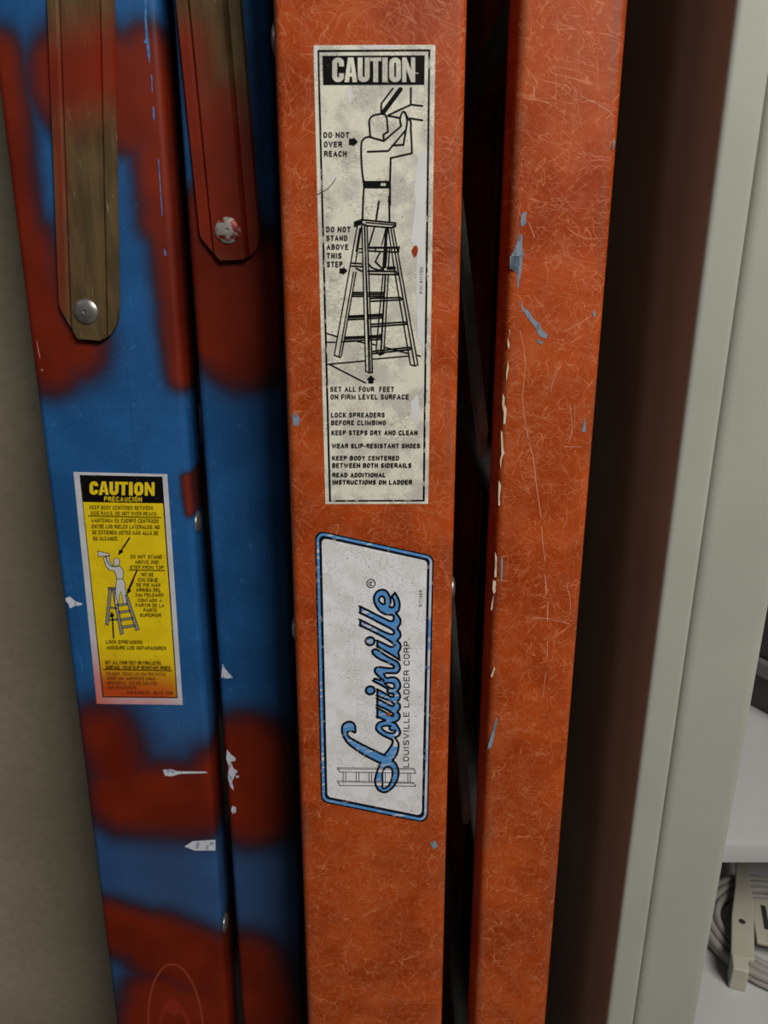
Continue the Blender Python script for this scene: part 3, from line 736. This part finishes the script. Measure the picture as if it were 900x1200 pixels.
finish_ladder(BS, blue, bfl, bfr, brl, brr, PLAINB, ALU, (0.28, 0.58, 0.88, 1.18, 1.48))

def spreader(edges_top, edges_bot, tip, grooves, mat, rivet_px, rivet_mat, ext=0.25):
    """ribbed steel strap: pixel edges at its top and at the start of its rounded end"""
    oa = 0.0015
    A0 = BS.at(*edges_top[0], oa); A1 = BS.at(*edges_top[1], oa); B0 = BS.at(*edges_bot[0], oa); B1 = BS.at(*edges_bot[1], oa)
    axis = ((A0+A1)-(B0+B1)).normalized(); wv_ = (B1-B0); wd = wv_.length
    across = BS.n.cross(axis).normalized()
    if across.x < 0: across = -across
    cbot = (B0+B1)/2; top = cbot + axis*(((A0+A1)/2-cbot).dot(axis)+ext)
    out = -BS.n
    g0, g1 = grooves
    prof = [(0, 0.0008), (0.03, 0.0024), (g0-0.045, 0.0026), (g0, 0.0012), (g0+0.04, 0.0034), (g1-0.04, 0.0034), (g1, 0.0012), (g1+0.045, 0.0026), (0.97, 0.0024), (1, 0.0008)]
    tiplen = (BS.at(tip[0], tip[1], oa)-cbot).dot(-axis)
    rings = []
    for t in [0, 0.5, 1] :
        p = top + (cbot-top)*t
        rings.append([p + across*((f-0.5)*wd) + out*(h-0.001) for f, h in prof] + [p + across*((f-0.5)*wd) - out*0.0012 for f in (1, 0)])
    for t in [0.12, 0.25, 0.4, 0.55, 0.7, 0.82, 0.91, 0.97, 1.0]:
        p = cbot - axis*(tiplen*t)
        sl = 0.5*(1-0.72*max(0, t-0.05)**1.25); sr = 0.5*math.sqrt(max(0.0, 1-(t*0.96)**2.6))
        sl = min(sl, 0.5*math.sqrt(max(0.0, 1-(t*0.97)**5)))
        cl_ = lambda f: max(-sl, min(sr, f-0.5))
        edge = lambda f, h: min(h, 0.0012) if t > 0.98 else h
        rings.append([p + across*(cl_(f)*wd) + out*(edge(f, h)-0.001) for f, h in prof] + [p + across*(cl_(f)*wd) - out*0.0012 for f in (1, 0)])
    b = MB(); b.loft(rings); sp = b.build('spreader', mat, blue, smooth=20)
    sp['label'] = 'dull bronze folding spreader strap partly sprayed red'
    c2 = BS.at(*rivet_px, oa+0.0022)
    b = MB(); b.dome(c2, out, 0.0069, 0.0024, 28, 5, 0.25); b.build('rivet', rivet_mat, sp)
    return sp
k = NT('red_flecked_rivet', 0.4, 0.3)
k.col(k.mix(k.mapr(k.noise(180, 3.0), 0.44, 0.54), lin(140, 48, 32), lin(186, 178, 172))); RED_RIVET = k.m
spreader(((55, 0), (133, 0)), ((68, 352), (140, 352)), (105, 399), (0.2, 0.78), bronze_material([cap((70, 95), (130, 75), 42, 32), cap((70, 90), (76, 360), 4, 12)]), (101, 365), RIVET)
spreader(((203, 0), (285, 0)), ((232, 268), (305, 268)), (270, 306), (0.2, 0.76), bronze_material([cap((255, 190), (280, 250), 62, 20), cap((215, 60), (235, 190), 28, 26), cap((260, 130), (265, 170), 26, 26)]), (267, 270), RED_RIVET)
for (px, py) in ((232, 618), (264, 1094)):
    p = BS.at(px, py); x = bfr(p.z)
    b = MB(); b.dome((x, p.z*SL+0.010, p.z), (1, 0, 0), 0.0068, 0.002); b.build('rivet', RIVET, blue)

# ---- yellow caution sticker
y1 = lambda X, Y: (X/6.429+80, Y/6.429+545)
y2 = lambda X, Y: (X/6.429+80, Y/6.429+680)
ycap = [cap((105, 825), (180, 832), 34, 26), cap((115, 808), (190, 818), 26, 22)]
WB = label_material('white_sticker_edge', lin(206, 206, 212), lin(196, 196, 204), lin(180, 180, 186), spray=[cap((100, 800), (120, 835), 22, 30), cap((100, 832), (185, 836), 12, 18)], spray_col=lin(206, 92, 78), crackle=False)
YE = label_material('yellow_sticker_face', lin(238, 208, 24), lin(230, 198, 20), lin(200, 170, 30), spray=ycap, spray_col=lin(186, 62, 26), crackle=False)
ys = sticker(BS, [(86, 553), (196, 555.6), (214.2, 826), (113.4, 824.8)], 'caution_sticker', WB, blue)
ys['label'] = 'yellow caution sticker with white edge, its foot misted orange'
iy = Ink(BS, 0.0003); iy.poly([(93.3, 556.6), (190.3, 558.6), (208.2, 818.2), (120.2, 817.2)]); iy.build('border', BLACK, ys)
iy = Ink(BS, 0.0004); iy.poly([(95.9, 575), (190.0, 577), (206.9, 817.0), (121.4, 816.0)]); iy.build('yellow_face', YE, ys)
iy = Ink(BS, 0.0005); iy.poly([(94.2, 557), (190.2, 559), (191.9, 589.8), (97.4, 588.2)]); iy.build('heading_bar', BLACK, ys)
iy = Ink(BS, 0.0006); yk = [(104.9, 115.1), (115.6, 127.6), (128.2, 139), (139.4, 149.8), (151, 155.6), (157.2, 168), (169.6, 181.2)]
block_caution(iy, yk, 564.0, 579.8, 4.2, 0.018); iy.text('PRECAUCIÓN', (122, 587.6), (166.3, 588.2), 5.8, 0.19); iy.build('heading_lettering', YE, ys)
iy = Ink(BS, 0.00052)
def ty(cv, txt, x0, x1, top, bot, wt=0.14):
    a = cv(x0, bot); e = cv(x1, bot+0.012*(x1-x0)); iy.text(txt, a, e, (bot-top)/6.429, wt)
for t in (('KEEP BODY CENTERED BETWEEN',162,638,304,333),('SIDE RAILS. DO NOT OVER-REACH.',168,672,348,377),('MANTENGA EL CUERPO CENTRADO',173,680,401,431),('ENTRE LOS RIELES LATERALES. NO',178,688,446,476),
          ('SE EXTIENDA USTED MÁS ALLÁ DE',182,678,491,521),('SU ALCANCE.',187,378,537,567),('DO NOT STAND',470,706,676,703),('ABOVE 2ND',502,680,716,742),('STEP FROM TOP',466,718,755,781),('NO SE',551,643,810,837),('COLOQUE',527,675,849,876)): ty(y1, *t)
for t in (('DE PIE MÁS',514,693,21,47),('ARRIBA DEL',512,697,58,84),('2do PELDAÑO',505,717,96,122),('CONTADO A',523,705,136,162),('PARTIR DE LA',508,723,174,200),('PARTE',569,668,211,237),('SUPERIOR',542,700,249,275),
          ('LOCK SPREADERS',285,558,450,476),('ASEGURE LOS SEPARADORES',289,738,493,519),('SET ALL FOUR FEET ON FIRM LEVEL',279,702,605,631),('SURFACE. WEAR SLIP-RESISTANT SHOES.',283,776,640,666)): ty(y2, *t)
for cv, l in ((y1, [(148,382),(700,394)]), (y1, [(462,788),(725,793)]), (y2, [(265,670),(782,681)])): iy.stroke(l, 0.7, cv)
iy.build('lettering', BLACK, ys)
iy = Ink(BS, 0.00052); iy.stroke([(462,548),(398,645)], 1.9, y1); iy.poly([(374,683),(384,636),(418,652)], y1); iy.build('arrow', BLACK, ys)
iy = Ink(BS, 0.00052); iy.stroke([(515,800),(455,935)], 1.9, y1); iy.stroke([(490,0),(457,75)], 1.9, y2); iy.poly([(440,112),(445,62),(478,76)], y2); iy.build('arrow', BLACK, ys)
iy = Ink(BS, 0.00052); iy.stroke([(342,435),(331,262)], 1.8, y2); iy.poly([(326,232),(310,278),(350,272)], y2); iy.build('arrow', BLACK, ys)
iy = Ink(BS, 0.00052)
for t in (('COLOQUE TODAS LAS CUATRO PATAS',285,732,690,716),('SOBRE UNA SUPERFICIE FIRME',288,657,725,751),('HORIZONTAL. UTILICE ZAPATOS',292,668,760,786),('ANTI-DESLIZANTES.',295,520,794,819),('P/N 57995-01   Rev D  4/06',445,790,834,858)): ty(y2, *t)
iy.build('faded_lettering', simple('brown_faded_print', lin(92, 40, 16), 0.5), ys)
MANP = simple('pale_grey_print', lin(206, 206, 206), 0.45); STEELP = simple('mid_grey_print', lin(140, 142, 140), 0.45)
lines = Ink(BS, 0.00056); man = Ink(BS, 0.00052); lad = Ink(BS, 0.00048)
def shape(ink, cv, pts, wd=0.7): ink.poly(pts, cv); lines.stroke(pts, wd, cv, closed=True)
shape(man, y1, [(222,648),(308,668),(312,682),(228,690)])
shape(man, y1, [(343,745),(342,715),(355,700),(378,702),(388,720),(384,750),(365,762),(348,758)])
shape(man, y1, [(264,700),(282,690),(296,735),(318,760),(345,768),(390,762),(412,785),(416,820),(410,858),(366,858),(354,815),(345,795),(312,792),(285,765)])
shape(man, y1, [(284,690),(306,686),(312,725),(338,758),(320,760),(298,735)])
shape(man, y2, [(364,-10),(412,-10),(428,20),(430,60),(446,170),(415,176),(398,85),(385,110),(378,185),(352,180),(352,80)])
for q in ([(306,52),(328,55),(302,338),(280,332)], [(330,66),(352,70),(416,402),(392,410)], [(425,110),(446,112),(536,372),(508,380)], [(300,52),(358,54),(358,70),(302,68)],
          [(370,180),(445,172),(442,186),(376,196)], [(380,234),(464,222),(468,238),(386,250)], [(392,290),(484,275),(490,292),(398,306)], [(404,346),(500,332),(506,348),(410,364)], [(316,200),(362,206),(362,216),(314,210)], [(308,294),(372,290),(374,300),(308,304)]): shape(lad, y2, q)
lad.build('picture_ladder', STEELP, ys); man.build('picture_man', MANP, ys); lines.build('picture_outline', BLACK, ys)

# ---- oval emblem under the spray, and white paint marks on the blue rails
z5 = lambda X, Y: (X/3.214+100, Y/3.214+1080)
ov = Ink(BS, 0.0002)
ell = []
for kk in range(48):
    a = 2*math.pi*kk/48; ell.append((206+32*math.cos(a) + 9*math.sin(a)*0.5, 1205+75*math.sin(a)))
ov.stroke(ell, 2.4, closed=True)
emblem = ov.build('oval_emblem', simple('red_over_clear_emblem', lin(150, 58, 38), 0.4), blue)
ov = Ink(BS, 0.0002)
ov.poly([(276,440),(280,350),(300,305),(325,290),(352,300),(375,330),(395,380),(400,440),(384,440),(378,372),(355,345),(338,356),(318,345),(296,348),(288,372),(290,440)], z5)
ov.build('emblem_centre', simple('red_emblem_centre', lin(140, 38, 20), 0.4), emblem)
WP = worn_ink('white_paint_mark', lin(206, 210, 222), lin(150, 160, 185), 0.55, (300, 1, 200))
z3 = lambda X, Y: (X*0.4222, Y*0.4222+800)
z2 = lambda X, Y: (X*0.4, Y*0.4+400)
smear(BS, blue, [(z2, [(192,752),(205,748),(222,762),(242,768),(238,773),(218,776),(205,782),(200,768),(192,762)])], WP, 'paint_mark')
smear(BS, blue, [(z2, [(652,945),(662,962),(682,985),(668,988),(648,985),(650,965)])], WP, 'paint_mark')
smear(BS, blue, [(z3, [(452,242),(475,240),(492,246),(575,247),(575,251),(500,253),(475,260),(458,258)])], WP, 'paint_mark')
smear(BS, blue, [(z3, [(512,455),(535,440),(598,436),(598,466),(540,466)])], WP, 'paint_mark')
smear(BS, blue, [(z3, [(630,186),(642,200),(655,210),(652,218),(640,218),(648,238),(660,246),(650,262),(644,275),(650,300),(640,290),(632,262),(636,235),(628,212)]), (z3, [(645,342),(655,346),(655,360),(646,364),(641,354)]), (z3, [(655,258),(663,258),(662,264),(655,264)])], WP, 'paint_mark')
zz = lambda X, Y: (X/2.727, Y/2.727)
smear(BS, blue, [(zz, [(462,0),(470,0),(468,60),(474,120),(480,170),(478,205),(472,180),(468,140),(458,134),(466,125),(462,60)]), (zz, [(482,240),(486,240),(488,290),(486,300)]), (zz, [(487,340),(493,345),(495,385),(489,380)]), (zz, [(505,510),(508,510),(520,690),(517,690)]), (zz, [(523,795),(529,800),(532,816),(527,818)])],
      worn_ink('pale_blue_worn_edge', lin(80, 130, 190), lin(60, 110, 170), 0.5), 'chipped_edge')
smear(BS, blue, [(lambda X, Y: (X/6.43, Y/6.43+300), [(275,640),(280,638),(292,700),(305,770),(300,775),(288,730)]), (lambda X, Y: (X/6.43, Y/6.43+300), [(308,855),(318,850),(328,858),(320,868),(310,866)])], worn_ink('rosy_chip', lin(170, 110, 100), lin(140, 70, 60)), 'paint_mark')

# ================================================================== SHELVING
ZC = 0.372
pc = CAM + FWD*ZC
YC = pc.y
XC = (787-450)/F*ZC
unit = empty('shelving_unit', (XC, YC, 0), 'cream painted steel shelving unit to the right of the orange ladder', 'shelving')
def u_(b, name, m=CREAM_PAINT, par=unit, bevel=0.0, smooth=30):
    for i, v in enumerate(b.v): b.v[i] = (v[0]-XC, v[1]-YC, v[2])
    return b.build(name, m, par, smooth=smooth, bevel=bevel)
sw = 0.0172; pw = 0.0405
D = 0.56; Wd = 0.92; Ht = 2.0
b = MB(); b.box(XC, XC+sw, YC, YC+D, 0.0, Ht); u_(b, 'side_panel', bevel=0.003)
b = MB(); b.box(XC+sw+0.0004, XC+sw+pw, YC+0.002, YC+0.030, 0.0, Ht); u_(b, 'front_post', bevel=0.006)
b = MB(); b.box(XC+Wd, XC+Wd+sw, YC, YC+D, 0.0, Ht); u_(b, 'side_panel', bevel=0.003)
b = MB(); b.box(XC+Wd-pw, XC+Wd-0.0004, YC+0.005, YC+0.030, 0.0, Ht); u_(b, 'front_post', bevel=0.0018)
b = MB(); b.box(XC+sw, XC+Wd, YC+D-0.004, YC+D, 0.03, Ht); u_(b, 'back_panel')
YS = YC+0.031
ztop = hit_y(870, 988, YS).z; zlip = hit_y(870, 1010.5, YS).z
zlow = hit_z and hit_y(850, 1150, YS+0.045).z
SHELF = simple('pale_grey_painted_shelf', lin(178, 178, 178), 0.4, 0, 20, 0.03)
for zz_ in (ztop, zlow, ztop+0.42, zlow-0.4):
    b = MB(); x0, x1 = XC+sw+0.0006, XC+Wd-0.0006
    y1_ = YC+D-0.005; h = ztop-zlip; t = 0.0015
    b.loft([[Vector((x, yy, z3_)) for yy, z3_ in ((YS, zz_-h), (YS, zz_-0.003), (YS+0.001, zz_-0.0008), (YS+0.003, zz_), (y1_, zz_), (y1_, zz_-t), (YS+t, zz_-t), (YS+t, zz_-h+t), (YS+0.012, zz_-h+t), (YS+0.012, zz_-h))] for x in (x0, x1)])
    u_(b, 'shelf', SHELF)

# ---- dark case on the upper shelf
a = hit_z(893, 838, ztop); dark = empty('equipment_case', (a.x, a.y, ztop), 'dark grey case with a paler rim lying on the upper shelf', 'case')
GREYC = simple('dark_grey_plastic', lin(62, 60, 60), 0.5, 0, 40, 0.1); RIM = simple('mid_grey_rim', lin(112, 110, 108), 0.45)
dirv = Vector((0.50, -0.866, 0)); nrmv = Vector((0.866, 0.50, 0))
def case_box(l0, l1, d0, d1, z0, z1, name, m, par, bv):
    b = MB(); b.loft([[dirv*l + nrmv*d + Vector((0, 0, z)) for l, d in ((l0, d0), (l1, d0), (l1, d1), (l0, d1))] for z in (z0, z1)])
    return b.build(name, m, par, bevel=bv)
case_box(-0.16, 0.045, 0.004, 0.20, 0.0, 0.030, 'case_base', GREYC, dark, 0.003)
case_box(-0.163, 0.048, 0.0, 0.205, 0.030, 0.044, 'rim', RIM, dark, 0.003)
case_box(-0.16, 0.045, 0.004, 0.20, 0.044, 0.085, 'case_lid', GREYC, dark, 0.004)

# ---- cable coil and plastic bracket on the lower shelf
cc = hit_z(908, 1092, zlow+0.008)
CABLE = simple('grey_cable_sheath', lin(150, 146, 140), 0.5, 0, 80, 0.05)
coil_root = empty('cable_coil', (cc.x, cc.y, zlow), 'coiled light grey cable lying on the lower shelf', 'cable')
b = MB(); pts = []
turns = 7
for kk in range(turns*40):
    t = kk/40; a = 2*math.pi*t
    r = 0.054 - 0.0058*(t % 4) + 0.001*math.sin(3*a); z = 0.0032 + 0.0056*(t//4) + 0.0010*math.sin(2*a+t)+0.001
    pts.append((r*1.05*math.cos(a), r*math.sin(a), z))
b.tube(pts, 0.0030, 10); b.build('cable', CABLE, coil_root)
b = MB(); b.tube([pts[-1], (0.05, -0.012, 0.012), (0.075, -0.02, 0.004), (0.11, -0.012, 0.0035), (0.16, -0.03, 0.0035)], 0.003, 10); b.build('cable_tail', CABLE, coil_root)
PLAST = simple('beige_plastic', lin(176, 172, 156), 0.45, 0, 50, 0.04)
f0 = hit_z(861, 1151, zlow)
br = empty('plastic_bracket', (f0.x-0.001, f0.y-0.006, zlow), 'beige plastic bracket with a vented plate resting across the cable coil', 'bracket')
br.rotation_euler = (0, 0, -0.32)
b = MB()
b.loft([[Vector((x, y, z)) for x, z in ((-0.006, z0), (0.006, z0), (0.0055, z1), (-0.0055, z1))] for y, z0, z1 in ((-0.001, 0, 0.020), (0.012, 0, 0.022))]); b.build('foot', PLAST, br, bevel=0.0015)
b = MB(); b.loft([[Vector((x, y, z)) for x, z in ((xa, z0), (xb, z0), (xb, z0+0.004), (xa, z0+0.004))] for y, z0, xa, xb in ((0.010, 0.0175, -0.006, 0.010), (0.050, 0.0165, -0.002, 0.014), (0.085, 0.0155, 0.004, 0.016), (0.115, 0.016, 0.007, 0.016))])
b.build('arm', PLAST, br, bevel=0.001)
b = MB(); b.box(0.0142, 0.062, 0.030, 0.074, 0.0165, 0.0195); pl = b.build('vented_plate', PLAST, br, bevel=0.0008)
DK = simple('dark_slot', lin(40, 38, 34), 0.7)
for kk in range(5):
    b = MB(); x = 0.021+0.0070*kk; b.box(x, x+0.0036, 0.044, 0.068, 0.0190, 0.0199); b.build('slot', DK, pl)
b = MB(); b.dome((0.005, 0.045, 0.0206), (0, 0, 1), 0.0026, 0.0006, 14); b.build('dark_painted_hole', DK, br)  # dark dome for the hole in the arm, its shade put in the colour
